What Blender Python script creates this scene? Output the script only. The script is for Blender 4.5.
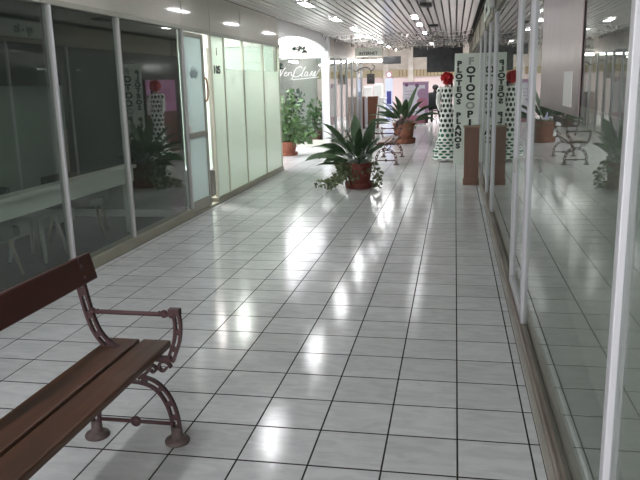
import bpy, math, random
from mathutils import Vector, Matrix
random.seed(7)
for o in list(bpy.data.objects): bpy.data.objects.remove(o)
S = bpy.context.scene
COL = S.collection

# ------------------------------------------------------------------ camera
T = 0.31                                   # floor tile pitch in metres
F, YAW, PIT, ROLL = 702.07, -0.190994, 0.218533, -0.024506
CAM = Vector((-0.0363, -2.6165, 1.5639))
fw = Vector((math.sin(YAW)*math.cos(PIT), math.cos(YAW)*math.cos(PIT), -math.sin(PIT)))
rt = Vector((math.cos(YAW), -math.sin(YAW), 0)); up = rt.cross(fw)
r2 = rt*math.cos(ROLL) + up*math.sin(ROLL); u2 = -rt*math.sin(ROLL) + up*math.cos(ROLL)
cd = bpy.data.cameras.new('camera'); cam = bpy.data.objects.new('camera', cd); COL.objects.link(cam)
M4 = Matrix((r2, u2, -fw)).transposed().to_4x4(); M4.translation = CAM
cam.matrix_world = M4
cd.sensor_width = 36; cd.lens = F/640*36; cd.clip_start = 0.02; cd.clip_end = 200
S.camera = cam

# ------------------------------------------------------------------ world, exposure
w = bpy.data.worlds.new('world'); S.world = w; w.use_nodes = True
w.node_tree.nodes['Background'].inputs[0].default_value = (0.97, 0.98, 1.0, 1)
w.node_tree.nodes['Background'].inputs[1].default_value = 5.4
S.view_settings.view_transform = 'Standard'; S.view_settings.look = 'None'
S.view_settings.gamma = 1; S.view_settings.use_curve_mapping = False
S.view_settings.exposure = 0.1
LAMP = 40.0

# ------------------------------------------------------------------ materials
MATS = {}
def mat(name, col=(.8, .8, .8), rough=.5, metal=0, spec=.5, emit=None, es=0, noise=None, bump=None, coat=0):
    if name in MATS: return MATS[name]
    m = bpy.data.materials.new(name); m.use_nodes = True; nt = m.node_tree; b = nt.nodes['Principled BSDF']
    b.inputs['Base Color'].default_value = (*col, 1); b.inputs['Roughness'].default_value = rough
    b.inputs['Metallic'].default_value = metal; b.inputs['Specular IOR Level'].default_value = spec
    b.inputs['Coat Weight'].default_value = coat
    if emit: b.inputs['Emission Color'].default_value = (*emit, 1); b.inputs['Emission Strength'].default_value = es
    if noise:                              # (scale vector, amount, second colour)
        sc, lo, c2 = noise
        g = nt.nodes.new('ShaderNodeTexCoord'); mp = nt.nodes.new('ShaderNodeMapping')
        mp.inputs['Scale'].default_value = sc; nt.links.new(g.outputs['Object'], mp.inputs[0])
        n = nt.nodes.new('ShaderNodeTexNoise'); n.inputs['Scale'].default_value = 1; n.inputs['Detail'].default_value = 5
        nt.links.new(mp.outputs[0], n.inputs[0])
        r = nt.nodes.new('ShaderNodeMapRange'); r.inputs[1].default_value = .5-lo; r.inputs[2].default_value = .5+lo
        nt.links.new(n.outputs[0], r.inputs[0])
        mx = nt.nodes.new('ShaderNodeMix'); mx.data_type = 'RGBA'
        mx.inputs[6].default_value = (*col, 1); mx.inputs[7].default_value = (*c2, 1)
        nt.links.new(r.outputs[0], mx.inputs[0]); nt.links.new(mx.outputs[2], b.inputs['Base Color'])
    if bump:
        g = nt.nodes.new('ShaderNodeTexCoord'); n2 = nt.nodes.new('ShaderNodeTexNoise')
        n2.inputs['Scale'].default_value = bump[0]; nt.links.new(g.outputs['Object'], n2.inputs[0])
        bp = nt.nodes.new('ShaderNodeBump'); bp.inputs['Strength'].default_value = bump[1]; bp.inputs['Distance'].default_value = .01
        nt.links.new(n2.outputs[0], bp.inputs['Height']); nt.links.new(bp.outputs[0], b.inputs['Normal'])
    MATS[name] = m; return m

def glass_mat(name, tint=(.86, .9, .88), f0=.045, rough=0.0, haze=0.0, hcol=(.5, .52, .5), gcol=(.95, .97, .95)):
    m = bpy.data.materials.new(name); m.use_nodes = True; nt = m.node_tree; nt.nodes.clear()
    out = nt.nodes.new('ShaderNodeOutputMaterial')
    lw = nt.nodes.new('ShaderNodeLayerWeight'); lw.inputs[0].default_value = .5
    pw = nt.nodes.new('ShaderNodeMath'); pw.operation = 'POWER'; pw.inputs[1].default_value = 5
    nt.links.new(lw.outputs['Facing'], pw.inputs[0])
    ma = nt.nodes.new('ShaderNodeMath'); ma.operation = 'MULTIPLY_ADD'; ma.inputs[1].default_value = 1-f0; ma.inputs[2].default_value = f0
    nt.links.new(pw.outputs[0], ma.inputs[0])
    tr = nt.nodes.new('ShaderNodeBsdfTransparent'); tr.inputs[0].default_value = (*tint, 1)
    gl = nt.nodes.new('ShaderNodeBsdfGlossy'); gl.inputs['Roughness'].default_value = rough; gl.inputs[0].default_value = (*gcol, 1)
    base = tr.outputs[0]
    if haze:
        df = nt.nodes.new('ShaderNodeBsdfDiffuse'); df.inputs[0].default_value = (*hcol, 1)
        tl = nt.nodes.new('ShaderNodeBsdfTranslucent'); tl.inputs[0].default_value = (*hcol, 1)
        a = nt.nodes.new('ShaderNodeMixShader'); a.inputs[0].default_value = .6
        nt.links.new(df.outputs[0], a.inputs[1]); nt.links.new(tl.outputs[0], a.inputs[2])
        h = nt.nodes.new('ShaderNodeMixShader'); h.inputs[0].default_value = haze
        nt.links.new(tr.outputs[0], h.inputs[1]); nt.links.new(a.outputs[0], h.inputs[2]); base = h.outputs[0]
    mx = nt.nodes.new('ShaderNodeMixShader')
    nt.links.new(ma.outputs[0], mx.inputs[0]); nt.links.new(base, mx.inputs[1]); nt.links.new(gl.outputs[0], mx.inputs[2])
    nt.links.new(mx.outputs[0], out.inputs[0]); MATS[name] = m; return m

def tile_mat():
    m = bpy.data.materials.new('marble_tile'); m.use_nodes = True; nt = m.node_tree; b = nt.nodes['Principled BSDF']
    N = nt.nodes.new; L = nt.links.new
    geo = N('ShaderNodeNewGeometry')
    sc = N('ShaderNodeVectorMath'); sc.operation = 'SCALE'; sc.inputs['Scale'].default_value = 1/T; L(geo.outputs['Position'], sc.inputs[0])
    fl = N('ShaderNodeVectorMath'); fl.operation = 'FLOOR'; L(sc.outputs[0], fl.inputs[0])
    sep = N('ShaderNodeSeparateXYZ'); L(fl.outputs[0], sep.inputs[0])
    cmb = N('ShaderNodeCombineXYZ'); L(sep.outputs[0], cmb.inputs[0]); L(sep.outputs[1], cmb.inputs[1])
    wn = N('ShaderNodeTexWhiteNoise'); L(cmb.outputs[0], wn.inputs[0])
    off = N('ShaderNodeVectorMath'); off.operation = 'MULTIPLY_ADD'; off.inputs[1].default_value = (9, 9, 9)
    L(wn.outputs['Color'], off.inputs[0]); L(geo.outputs['Position'], off.inputs[2])
    mp = N('ShaderNodeMapping'); mp.inputs['Rotation'].default_value = (0, 0, .6); mp.inputs['Scale'].default_value = (5, 16, 5); L(off.outputs[0], mp.inputs[0])
    n1 = N('ShaderNodeTexNoise'); n1.inputs['Scale'].default_value = 1; n1.inputs['Detail'].default_value = 6; n1.inputs['Distortion'].default_value = 1.2; L(mp.outputs[0], n1.inputs[0])
    cr = N('ShaderNodeValToRGB'); cr.color_ramp.elements[0].position = .3; cr.color_ramp.elements[0].color = (.59, .60, .62, 1)
    cr.color_ramp.elements[1].position = .62; cr.color_ramp.elements[1].color = (.71, .72, .73, 1); L(n1.outputs[0], cr.inputs[0])
    hv = N('ShaderNodeHueSaturation'); mr = N('ShaderNodeMapRange'); mr.inputs[3].default_value = .93; mr.inputs[4].default_value = 1.05
    L(wn.outputs['Value'], mr.inputs[0]); L(mr.outputs[0], hv.inputs['Value']); L(cr.outputs[0], hv.inputs['Color'])
    # scuffs and dirt
    n3 = N('ShaderNodeTexNoise'); n3.inputs['Scale'].default_value = 2.2; n3.inputs['Detail'].default_value = 8; n3.inputs['Roughness'].default_value = .7; L(geo.outputs['Position'], n3.inputs[0])
    dr = N('ShaderNodeMapRange'); dr.inputs[1].default_value = .52; dr.inputs[2].default_value = .8; dr.inputs[4].default_value = .35; L(n3.outputs[0], dr.inputs[0])
    mx = N('ShaderNodeMix'); mx.data_type = 'RGBA'; mx.inputs[7].default_value = (.26, .25, .22, 1)
    L(dr.outputs[0], mx.inputs[0]); L(hv.outputs[0], mx.inputs[6]); L(mx.outputs[2], b.inputs['Base Color'])
    rr = N('ShaderNodeMapRange'); rr.inputs[3].default_value = .07; rr.inputs[4].default_value = .17; L(n3.outputs[0], rr.inputs[0]); L(rr.outputs[0], b.inputs['Roughness'])
    b.inputs['Specular IOR Level'].default_value = .42
    n2 = N('ShaderNodeTexNoise'); n2.inputs['Scale'].default_value = 14; n2.inputs['Detail'].default_value = 3; L(off.outputs[0], n2.inputs[0])
    bp = N('ShaderNodeBump'); bp.inputs['Strength'].default_value = .06; bp.inputs['Distance'].default_value = .006
    n4 = N('ShaderNodeTexNoise'); n4.inputs['Scale'].default_value = 60; n4.inputs['Detail'].default_value = 2; L(geo.outputs['Position'], n4.inputs[0])
    b2_ = N('ShaderNodeBump'); b2_.inputs['Strength'].default_value = .16; b2_.inputs['Distance'].default_value = .003
    L(n2.outputs[0], bp.inputs['Height']); L(n4.outputs[0], b2_.inputs['Height']); L(bp.outputs[0], b2_.inputs['Normal']); L(b2_.outputs[0], b.inputs['Normal'])
    MATS['tile'] = m; return m
tile_mat()

def dot_mat():
    m = bpy.data.materials.new('polka_dot_cloth'); m.use_nodes = True; nt = m.node_tree; b = nt.nodes['Principled BSDF']
    N = nt.nodes.new; L = nt.links.new
    uv = N('ShaderNodeUVMap'); sep = N('ShaderNodeSeparateXYZ'); L(uv.outputs[0], sep.inputs[0])
    def mth(op, a, bb=None, c=None):
        n = N('ShaderNodeMath'); n.operation = op
        for i, v in enumerate((a, bb, c)):
            if v is None: continue
            if isinstance(v, (int, float)): n.inputs[i].default_value = v
            else: L(v, n.inputs[i])
        return n.outputs[0]
    v = mth('MULTIPLY', sep.outputs[1], 10.5); row = mth('FLOOR', v)
    odd = mth('MULTIPLY', mth('MODULO', row, 2.0), .5)
    u = mth('ADD', sep.outputs[0], odd)
    du = mth('SUBTRACT', mth('FRACT', u), .5); dv = mth('SUBTRACT', mth('FRACT', v), .5)
    d = mth('SQRT', mth('ADD', mth('MULTIPLY', du, du), mth('MULTIPLY', dv, dv)))
    k = mth('LESS_THAN', d, .36)
    gr = N('ShaderNodeMix'); gr.data_type = 'RGBA'; gr.inputs[6].default_value = (.02, .14, .07, 1); gr.inputs[7].default_value = (.012, .03, .025, 1)
    L(mth('GREATER_THAN', sep.outputs[1], .62), gr.inputs[0])
    mx = N('ShaderNodeMix'); mx.data_type = 'RGBA'; mx.inputs[6].default_value = (.85, .86, .83, 1); L(gr.outputs[2], mx.inputs[7])
    L(k, mx.inputs[0]); L(mx.outputs[2], b.inputs['Base Color']); b.inputs['Roughness'].default_value = .8
    MATS['dots'] = m; return m
dot_mat()

def leaf_mat(name, c1, c2, rough=.35):
    m = mat(name, c1, rough, noise=((9, 9, 9), .25, c2)); b = m.node_tree.nodes['Principled BSDF']
    return m
mat('grout', (.035, .032, .03), .95, spec=.1)
mat('alu', (.62, .62, .62), .35, .7, noise=((3, 3, .6), .3, (.5, .49, .48)))
mat('alu_grey', (.47, .46, .45), .4, .4)
mat('alu_white', (.58, .57, .60), .4, .1)
mat('alu_old', (.42, .42, .37), .45, .3, noise=((4, 1.2, 6), .3, (.33, .32, .27)))
mat('alu_pale', (.58, .57, .49), .45, .1)
mat('sill', (.40, .39, .31), .5, .1, noise=((3, 2, 9), .35, (.28, .26, .2)))
mat('curb', (.42, .36, .32), .55, 0, noise=((8, 1.6, 8), .25, (.2, .155, .135)))
mat('curb_edge', (.5, .48, .44), .5, 0, noise=((8, 2, 8), .3, (.3, .27, .24)))
mat('header', (.78, .745, .67), .07, 0, noise=((1, .7, 1.4), .35, (.62, .59, .54)), bump=(2.5, .05))
mat('joint', (.12, .1, .08), .7)
mat('header_r', (.30, .27, .2), .5, 0, noise=((2, 1.2, 3), .3, (.22, .19, .14)))
mat('slat', (.74, .71, .67), .22, .2, noise=((3, .25, 3), .3, (.64, .61, .58)))
mat('black_gap', (.035, .03, .028), .9)
mat('dark_box', (.05, .045, .045), .6)
mat('lamp', (1, 1, 1), .5, emit=(.98, .99, 1), es=LAMP)
mat('lamp_dim', (1, 1, 1), .5, emit=(.98, .99, 1), es=24)
mat('lamp_far', (1, 1, 1), .5, emit=(1, .98, .95), es=26)
mat('shop_lamp', (1, 1, 1), .5, emit=(1, .99, .93), es=62)
mat('lamp_rim', (.7, .7, .7), .4)
mat('wood_bench', (.115, .042, .016), .42, 0, noise=((22, 1.6, 22), .2, (.035, .014, .007)), coat=0)
mat('wood_back', (.09, .022, .014), .5, 0, noise=((26, 2.0, 26), .28, (.05, .013, .009)), coat=0)
mat('iron', (.085, .036, .04), .5, .3, noise=((30, 30, 30), .25, (.06, .03, .032)))
mat('iron_foot', (.16, .12, .115), .6, .2, noise=((30, 30, 30), .25, (.09, .06, .06)))
mat('terracotta', (.20, .042, .032), .45, noise=((8, 8, 8), .3, (.15, .032, .026)))
mat('terracotta2', (.36, .12, .07), .6, noise=((8, 8, 8), .3, (.27, .09, .06)))
mat('brown_pot', (.26, .10, .055), .55, noise=((8, 8, 8), .3, (.18, .065, .04)))
mat('soil', (.05, .035, .025), .95)
leaf_mat('leaf', (.075, .13, .055), (.035, .07, .035), .58)
leaf_mat('leaf_pale', (.16, .26, .11), (.08, .15, .06), .4)
leaf_mat('leaf_dark', (.03, .07, .045), (.015, .04, .03))
leaf_mat('leaf_ivy', (.24, .27, .15), (.1, .13, .06), .5)
leaf_mat('leaf_silver', (.38, .40, .38), (.2, .25, .22), .5)
mat('stem', (.1, .12, .05), .6)
mat('cream', (.74, .73, .66), .7); mat('white_wall', (.8, .8, .78), .6); mat('white_gloss', (.82, .82, .82), .3)
mat('pink_wall', (.78, .62, .62), .6); mat('beige', (.5, .42, .36), .6, noise=((2, 2, 5), .25, (.66, .6, .56))); mat('gold', (.46, .38, .24), .5, noise=((3, 3, 3), .3, (.34, .28, .17)))
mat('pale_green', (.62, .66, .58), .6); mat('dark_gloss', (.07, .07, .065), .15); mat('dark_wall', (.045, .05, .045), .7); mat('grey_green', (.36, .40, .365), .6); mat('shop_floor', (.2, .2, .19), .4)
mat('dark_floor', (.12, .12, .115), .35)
mat('mauve', (.21, .15, .155), .3, .6, noise=((.8, .8, 2.5), .3, (.13, .09, .095)), bump=(4, .35))
mat('sign_white', (.66, .70, .64), .5); mat('letter', (.02, .022, .022), .6); mat('letter_faded', (.33, .35, .33), .6)
mat('wood_box', (.22, .105, .065), .45, noise=((14, 14, 2), .3, (.15, .068, .042))); mat('wood_box_top', (.33, .22, .15), .5)
mat('wood_far', (.22, .075, .035), .5, noise=((14, 14, 2), .3, (.15, .05, .025)))
mat('red', (.52, .012, .022), .6); mat('skin', (.5, .3, .22), .55); mat('hair', (.015, .011, .01), .5)
mat('black_cloth', (.014, .015, .016), .8); mat('black', (.018, .018, .018), .5)
mat('white_cloth', (.82, .82, .8), .8)
mat('pink', (.62, .25, .50), .4, noise=((2, 2, 2), .3, (.5, .2, .42))); mat('pinkdark', (.36, .07, .26), .4)
mat('brownred', (.17, .05, .035), .45, noise=((3, 3, 3), .3, (.1, .03, .024)))
mat('purple', (.38, .23, .36), .45); mat('lilac', (.68, .66, .74), .45); mat('rose', (.38, .15, .22), .45); mat('plum', (.16, .06, .16), .45)
mat('blue_pale', (.5, .53, .74), .45); mat('navy', (.03, .03, .16), .45)
mat('green_seat', (.012, .055, .042), .7); mat('grey_seat', (.10, .088, .08), .75); mat('pale_wood', (.42, .36, .25), .5)
mat('white_plastic', (.42, .42, .40), .45); mat('desk', (.68, .69, .63), .5); mat('brown_handle', (.3, .12, .06), .4)
mat('paper', (.75, .74, .72), .7); mat('blueish_logo', (.36, .45, .47), .6); mat('board', (.085, .085, .09), .6, noise=((6, 6, 6), .2, (.05, .05, .055)))
mat('foil', (.62, .58, .56), .25, .7, noise=((7, 7, 7), .2, (.55, .45, .42))); mat('tent', (.2, .26, .27), .7)
glass_mat('glass'); glass_mat('glass_dirty', f0=.06, haze=.06, tint=(.86, .9, .88)); glass_mat('glass_right', haze=.26, tint=(.84, .88, .85), hcol=(.56, .585, .55), f0=.05, gcol=(.8, .82, .8))
glass_mat('frost', haze=.9, hcol=(.85, .925, .86), rough=.08)
glass_mat('frost_blue', haze=.88, hcol=(.72, .81, .82), rough=.08)
glass_mat('film', haze=.5, hcol=(.33, .38, .34), tint=(.8, .85, .82))

# ------------------------------------------------------------------ mesh helpers
class MB:
    def __init__(s): s.v = []; s.f = []; s.uv = None
    def add(s, vs, fs):
        o = len(s.v); s.v += [tuple(p) for p in vs]; s.f += [tuple(i+o for i in q) for q in fs]; return s
    def box(s, x0, x1, y0, y1, z0, z1):
        if x0 > x1: x0, x1 = x1, x0
        if y0 > y1: y0, y1 = y1, y0
        return s.add([(x, y, z) for z in (z0, z1) for y in (y0, y1) for x in (x0, x1)],
                     [(0, 2, 3, 1), (4, 5, 7, 6), (0, 1, 5, 4), (1, 3, 7, 5), (3, 2, 6, 7), (2, 0, 4, 6)])
    def tube(s, path, r, n=8, caps=True):
        P = [Vector(p) for p in path]; m = len(P); R = r if isinstance(r, (list, tuple)) else [r]*m
        vs = []; prev = None
        for i in range(m):
            t = (P[min(i+1, m-1)]-P[max(i-1, 0)]).normalized()
            if prev is None:
                a = Vector((0, 0, 1)) if abs(t.z) < .9 else Vector((1, 0, 0)); nn = (a-t*a.dot(t)).normalized()
            else:
                nn = prev-t*prev.dot(t); nn = nn.normalized() if nn.length > 1e-6 else prev
            prev = nn; bb = t.cross(nn)
            for k in range(n):
                a = 2*math.pi*k/n; vs.append(P[i]+nn*math.cos(a)*R[i]+bb*math.sin(a)*R[i])
        fs = [(i*n+k, i*n+(k+1) % n, (i+1)*n+(k+1) % n, (i+1)*n+k) for i in range(m-1) for k in range(n)]
        if caps: fs += [tuple(reversed(range(n))), tuple(range((m-1)*n, m*n))]
        return s.add(vs, fs)
    def lathe(s, prof, n=24, c=(0, 0, 0), wave=None):
        vs = []
        for i, (r, z) in enumerate(prof):
            for k in range(n):
                a = 2*math.pi*k/n; q = r*(1+(wave(a, z) if wave else 0)); vs.append((c[0]+q*math.cos(a), c[1]+q*math.sin(a), c[2]+z))
        m = len(prof)
        fs = [(i*n+k, i*n+(k+1) % n, (i+1)*n+(k+1) % n, (i+1)*n+k) for i in range(m-1) for k in range(n)]
        if prof[0][0] > 1e-4: fs.append(tuple(reversed(range(n))))
        if prof[-1][0] > 1e-4: fs.append(tuple(range((m-1)*n, m*n)))
        return s.add(vs, fs)
    def ball(s, c, r, n=12, m=8, sc=(1, 1, 1)):
        vs = [(c[0], c[1], c[2]-r*sc[2])]
        for i in range(1, m):
            a = math.pi*i/m
            for k in range(n):
                b = 2*math.pi*k/n; vs.append((c[0]+r*sc[0]*math.sin(a)*math.cos(b), c[1]+r*sc[1]*math.sin(a)*math.sin(b), c[2]-r*sc[2]*math.cos(a)))
        vs.append((c[0], c[1], c[2]+r*sc[2])); e = len(vs)-1
        fs = [(0, 1+(k+1) % n, 1+k) for k in range(n)]
        fs += [(1+i*n+k, 1+i*n+(k+1) % n, 1+(i+1)*n+(k+1) % n, 1+(i+1)*n+k) for i in range(m-2) for k in range(n)]
        fs += [(1+(m-2)*n+k, 1+(m-2)*n+(k+1) % n, e) for k in range(n)]
        return s.add(vs, fs)
    def prism(s, poly, a0, a1, axis='y'):
        f = {'y': lambda p, a: (p[0], a, p[1]), 'x': lambda p, a: (a, p[0], p[1]), 'z': lambda p, a: (p[0], p[1], a)}[axis]
        n = len(poly); vs = [f(p, a0) for p in poly]+[f(p, a1) for p in poly]
        return s.add(vs, [tuple(range(n)), tuple(reversed(range(n, 2*n)))]+[(k, k+n, (k+1) % n+n, (k+1) % n) for k in range(n)])
    def sweep(s, path, wd, dp):            # rectangular bar swept along a path lying in the xz plane
        P = [Vector(p) for p in path]; m = len(P); vs = []
        for i in range(m):
            t = (P[min(i+1, m-1)]-P[max(i-1, 0)]); t = Vector((t.x, t.z)).normalized(); nx, nz = -t.y, t.x
            W = wd[i] if isinstance(wd, (list, tuple)) else wd
            for sg, dy in ((-1, -1), (1, -1), (1, 1), (-1, 1)):
                vs.append((P[i].x+nx*W/2*sg, P[i].y+dy*dp/2, P[i].z+nz*W/2*sg))
        fs = [(i*4+k, i*4+(k+1) % 4, (i+1)*4+(k+1) % 4, (i+1)*4+k) for i in range(m-1) for k in range(4)]
        fs += [(3, 2, 1, 0), tuple(range((m-1)*4, m*4))]
        return s.add(vs, fs)
    def xf(s, mtx): s.v = [tuple(mtx @ Vector(p)) for p in s.v]; return s
    def mesh(s, name):
        me = bpy.data.meshes.new(name); me.from_pydata(s.v, [], s.f); me.validate(); me.update(); return me
    def build(s, name, m, parent=None, loc=None, smooth=False, bevel=0, rot=None):
        me = s.mesh(name); return link(name, me, m, parent, loc, smooth, bevel, rot)

def link(name, me, m, parent=None, loc=None, smooth=False, bevel=0, rot=None):
    if m is not None and not me.materials: me.materials.append(MATS[m] if isinstance(m, str) else m)
    if smooth:
        for p in me.polygons: p.use_smooth = True
    o = bpy.data.objects.new(name, me); COL.objects.link(o)
    if parent is not None: o.parent = parent
    if loc is not None: o.location = loc
    if rot is not None: o.rotation_euler = rot
    if bevel:
        b = o.modifiers.new('bevel', 'BEVEL'); b.width = bevel; b.segments = 2; b.limit_method = 'ANGLE'
    return o
def fixn(o):
    import bmesh
    bm = bmesh.new(); bm.from_mesh(o.data); bmesh.ops.recalc_face_normals(bm, faces=bm.faces); bm.to_mesh(o.data); bm.free(); return o
def thing(name, label, cat, loc=(0, 0, 0), rz=0, group=None):
    o = bpy.data.objects.new(name, None); COL.objects.link(o); o.location = loc; o.rotation_euler = (0, 0, rz); o.empty_display_size = .1
    return tag(o, label, cat, group)
def tag(o, label, cat, group=None):
    o['label'] = label; o['category'] = cat
    if group: o['group'] = group
    return o
def struct(o, label=None):
    o['kind'] = 'structure'
    if label: o['label'] = label
    return o
def copy_tree(o, parent=None):
    c = o.copy(); COL.objects.link(c); c.parent = parent
    for ch in list(o.children): copy_tree(ch, c)
    return c
def text(body, size, m, parent, mtx, name='letter', ext=.002, bold=0.0, align='CENTER', shear=0):
    cu = bpy.data.curves.new('t', 'FONT'); cu.body = body; cu.size = size; cu.extrude = ext; cu.offset = bold
    cu.align_x = align; cu.align_y = 'CENTER'; cu.resolution_u = 3; cu.shear = shear
    t = bpy.data.objects.new('t', cu); COL.objects.link(t)
    me = bpy.data.meshes.new_from_object(t.evaluated_get(bpy.context.evaluated_depsgraph_get()))
    bpy.data.objects.remove(t); me.transform(mtx); me.materials.clear()
    return link(name, me, m, parent)
def XZ(x, y, z): return Matrix.Translation((x, y, z)) @ Matrix.Rotation(math.pi/2, 4, 'X')                     # faces -Y
def smooth_path(pts, k=6, closed=False):
    P = [Vector(p) for p in pts]; out = []
    for i in range(len(P)-1):
        a, b, c, d = P[max(i-1, 0)], P[i], P[i+1], P[min(i+2, len(P)-1)]
        for j in range(k):
            t = j/k; out.append(.5*((2*b)+(c-a)*t+(2*a-5*b+4*c-d)*t*t+(3*b-a-3*c+d)*t**3))
    out.append(P[-1]); return out

XL, XR, ZH, ZC = -3.2, 0.42, 2.26, 2.73     # left glass, right glass, header underside, slat underside
Y0, Y1 = -5.0, 22.0                         # corridor ends
HY = 31.0                                   # far end of the hall

# ================================================================== FLOOR
floor = struct(MB().box(-8.2, XR+.05, Y0, HY, -.12, -.0012).build('floor', 'grout'), 'pale marble tiled floor with dark joints')
g = .0040; gy = .0060
def tile_mesh(x0, x1, y0, y1, mb, cx=0, cy=0):
    c = .0006; a = [(x0, y0), (x1, y0), (x1, y1), (x0, y1)]; b = [(x0+c, y0+c), (x1-c, y0+c), (x1-c, y1-c), (x0+c, y1-c)]
    mb.add([(p[0]-cx, p[1]-cy, -.006) for p in a]+[(p[0]-cx, p[1]-cy, -c) for p in a]+[(p[0]-cx, p[1]-cy, 0) for p in b],
           [(0, 1, 5, 4), (1, 2, 6, 5), (2, 3, 7, 6), (3, 0, 4, 7), (4, 5, 9, 8), (5, 6, 10, 9), (6, 7, 11, 10), (7, 4, 8, 11), (8, 9, 10, 11)])
def proj(p):
    d = Vector(p)-CAM; z = d.dot(fw)
    return (320+F*d.dot(r2)/z, 240-F*d.dot(u2)/z, z) if z > .05 else (-1, -1, z)
full = []; rest = MB()
for j in range(-16, 100):
    y0, y1 = j*T, (j+1)*T
    if y0 > HY-.3: continue
    for i in range(-26, 2):
        x0, x1 = i*T, (i+1)*T
        if i < -11 and not (10.2 < y0 < 22 or y0 >= 22): continue
        if i < -11 and 15.2 < y0 < 22: continue
        lo = max(x0, XL+.03) if not (10.2 < y0 < 15.0 or y0 >= 22) else x0
        hi = min(x1, .352) if y0 < Y1 else x1
        if hi-lo < .02: continue
        if hi-lo > T-.001: full.append((i, j))
        else: tile_mesh(lo+g, hi-(g if hi < .35 or y0 >= Y1 else 0), y0+gy, y1-gy, rest)
vis = []
for (i, j) in full:
    px, py, z = proj(((i+.5)*T, (j+.5)*T, 0))
    if -40 < px < 680 and -40 < py < 520 and z > 0: vis.append((z, i, j))
vis.sort(); near = {(i, j) for _, i, j in vis[:300]}
tm = MB(); tile_mesh(g, T-g, gy, T-gy, tm, T/2, T/2); tme = tm.mesh('tile'); tme.materials.append(MATS['tile'])
rnd = random.Random(3)
for (i, j) in full:
    if (i, j) in near:
        o = link('tile', tme, None, floor, ((i+.5)*T, (j+.5)*T, 0), rot=(rnd.gauss(0, .0011), rnd.gauss(0, .0011), 0))
    else: tile_mesh(i*T+g, (i+1)*T-g, j*T+gy, (j+1)*T-gy, rest)
o = rest.build('distant_tiles', 'tile', floor); o['kind'] = 'stuff'

# ================================================================== CEILING
ceil = struct(MB().box(-3.2, XR+.06, Y0, Y1, ZC+.06, ZC+.14).build('ceiling', 'black_gap'), 'slatted metal ceiling with dark gaps')
PITCH = .117
rn = random.Random(11)
nsl = int((XR+3.16)/PITCH)
for k in range(nsl):
    x = -3.13+k*PITCH; a = rn.gauss(0, .02)
    mb = MB(); h = .0478
    pts = [(-h, .022), (-h, .006), (-h+.006, 0), (h-.006, 0), (h, .006), (h, .022)]
    # gentle sag between hangers
    ys = [Y0+q*(Y1-Y0)/36 for q in range(37)]; vs = []; fs = []
    for q, y in enumerate(ys):
        dz = rn.gauss(0, .0016); tw = a+rn.gauss(0, .01)
        for (px, pz) in pts: vs.append((px, y, pz+dz+px*tw))
    n = len(pts)
    for q in range(len(ys)-1):
        for e in range(n-1): fs.append((q*n+e, q*n+e+1, (q+1)*n+e+1, (q+1)*n+e))
    mb.add(vs, fs); o = mb.build('slat', 'slat', ceil, (x, 0, ZC)); fixn(o)
    o.data.flip_normals() if o.data.polygons[2].normal.z > 0 else None
# ceiling lamps
def ceiling_lamp(x, y, label, L=.66, W=.13, m='lamp'):
    t = thing('ceiling_lamp', label, 'lamp', (x, y, ZC-.03), group='ceiling lamps')
    fr = MB(); e = .018
    fr.box(-W/2-e, -W/2, -L/2-e, L/2+e, 0, .028); fr.box(W/2, W/2+e, -L/2-e, L/2+e, 0, .028)
    fr.box(-W/2, W/2, -L/2-e, -L/2, 0, .028); fr.box(-W/2, W/2, L/2, L/2+e, 0, .028)
    fr.build('rim', 'lamp_rim', t)
    MB().box(-W/2, W/2, -L/2, L/2, .006, .026).build('diffuser', m, t)
    return t
for y, wh in ((-2.6, 'over the near end of the dark left shop'), (.05, 'over the wooden bench'), (2.7, 'over the dark left shop window'), (5.12, 'beside the sliding door'),
              (7.95, 'beside the fascia over the frosted panes'), (10.6, 'at the near end of the courtyard opening'), (13.3, 'over the middle of the courtyard opening'),
              (15.95, 'just past the slim white column'), (18.6, 'before the white hanging sign'), (21.2, 'past the white hanging sign')):
    ceiling_lamp(-2.2, y, 'lit rectangular ceiling lamp '+wh)
for y, wh in ((10.9, 'in the middle of the ceiling before the polka dot dress'), (12.7, 'in the middle of the ceiling past the polka dot dress'), (15.3, 'in the middle of the ceiling over the far potted plant'), (20.3, 'in the middle of the ceiling before the black board')):
    ceiling_lamp(-.78, y, 'lit rectangular lamp '+wh, .4, .11, 'lamp_dim')
for y, wh in ((8.84, 'above the wooden pedestal'), (13.1, 'just past the polka dot dress'), (17.4, 'past the far potted plant')):
    t = thing('unlit_fixture', 'small dark unlit fixture in the ceiling slats '+wh, 'lamp', (-.5, y, ZC-.035))
    MB().box(-.09, .09, -.2, .2, 0, .034).build('housing', 'dark_box', t, bevel=.006)
    MB().box(-.06, .06, -.15, .15, -.008, 0).build('lens', 'black', t)

# ================================================================== LEFT SHOPFRONT
def panel_wall(name, label, m, *boxes):
    mb = MB()
    for b in boxes: mb.box(*b)
    return struct(mb.build(name, m), label)
trim1 = struct(MB().box(XL-.10, XL-.02, Y0, 10.2, ZH, ZC+.06).build('trim_1', 'joint'), 'white fascia above the left shopfronts')
hj = [Y0, -2.1, -.4, 1.2, 2.9, 5.5, 6.48, 7.83, 10.2]
for a, b in zip(hj[:-1], hj[1:]):
    MB().box(XL-.02, XL+.012, a+.012, b-.012, ZH+.01, ZC-.005).build('fascia_panel', 'header', trim1, bevel=.004)
MB().box(XL-.03, XL+.03, Y0, 10.2, ZH-.035, ZH+.01).build('head_rail', 'alu_old', trim1, bevel=.003)
trim2 = struct(MB().box(XL-.10, XL+.032, Y0, 5.47, 0, .10).build('trim_2', 'sill', bevel=.006), 'beige metal sill under the left shopfront')
MB().box(XL-.10, XL+.032, 6.42, 10.2, 0, .085).build('sill_length', 'sill', trim2, bevel=.006)
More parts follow.
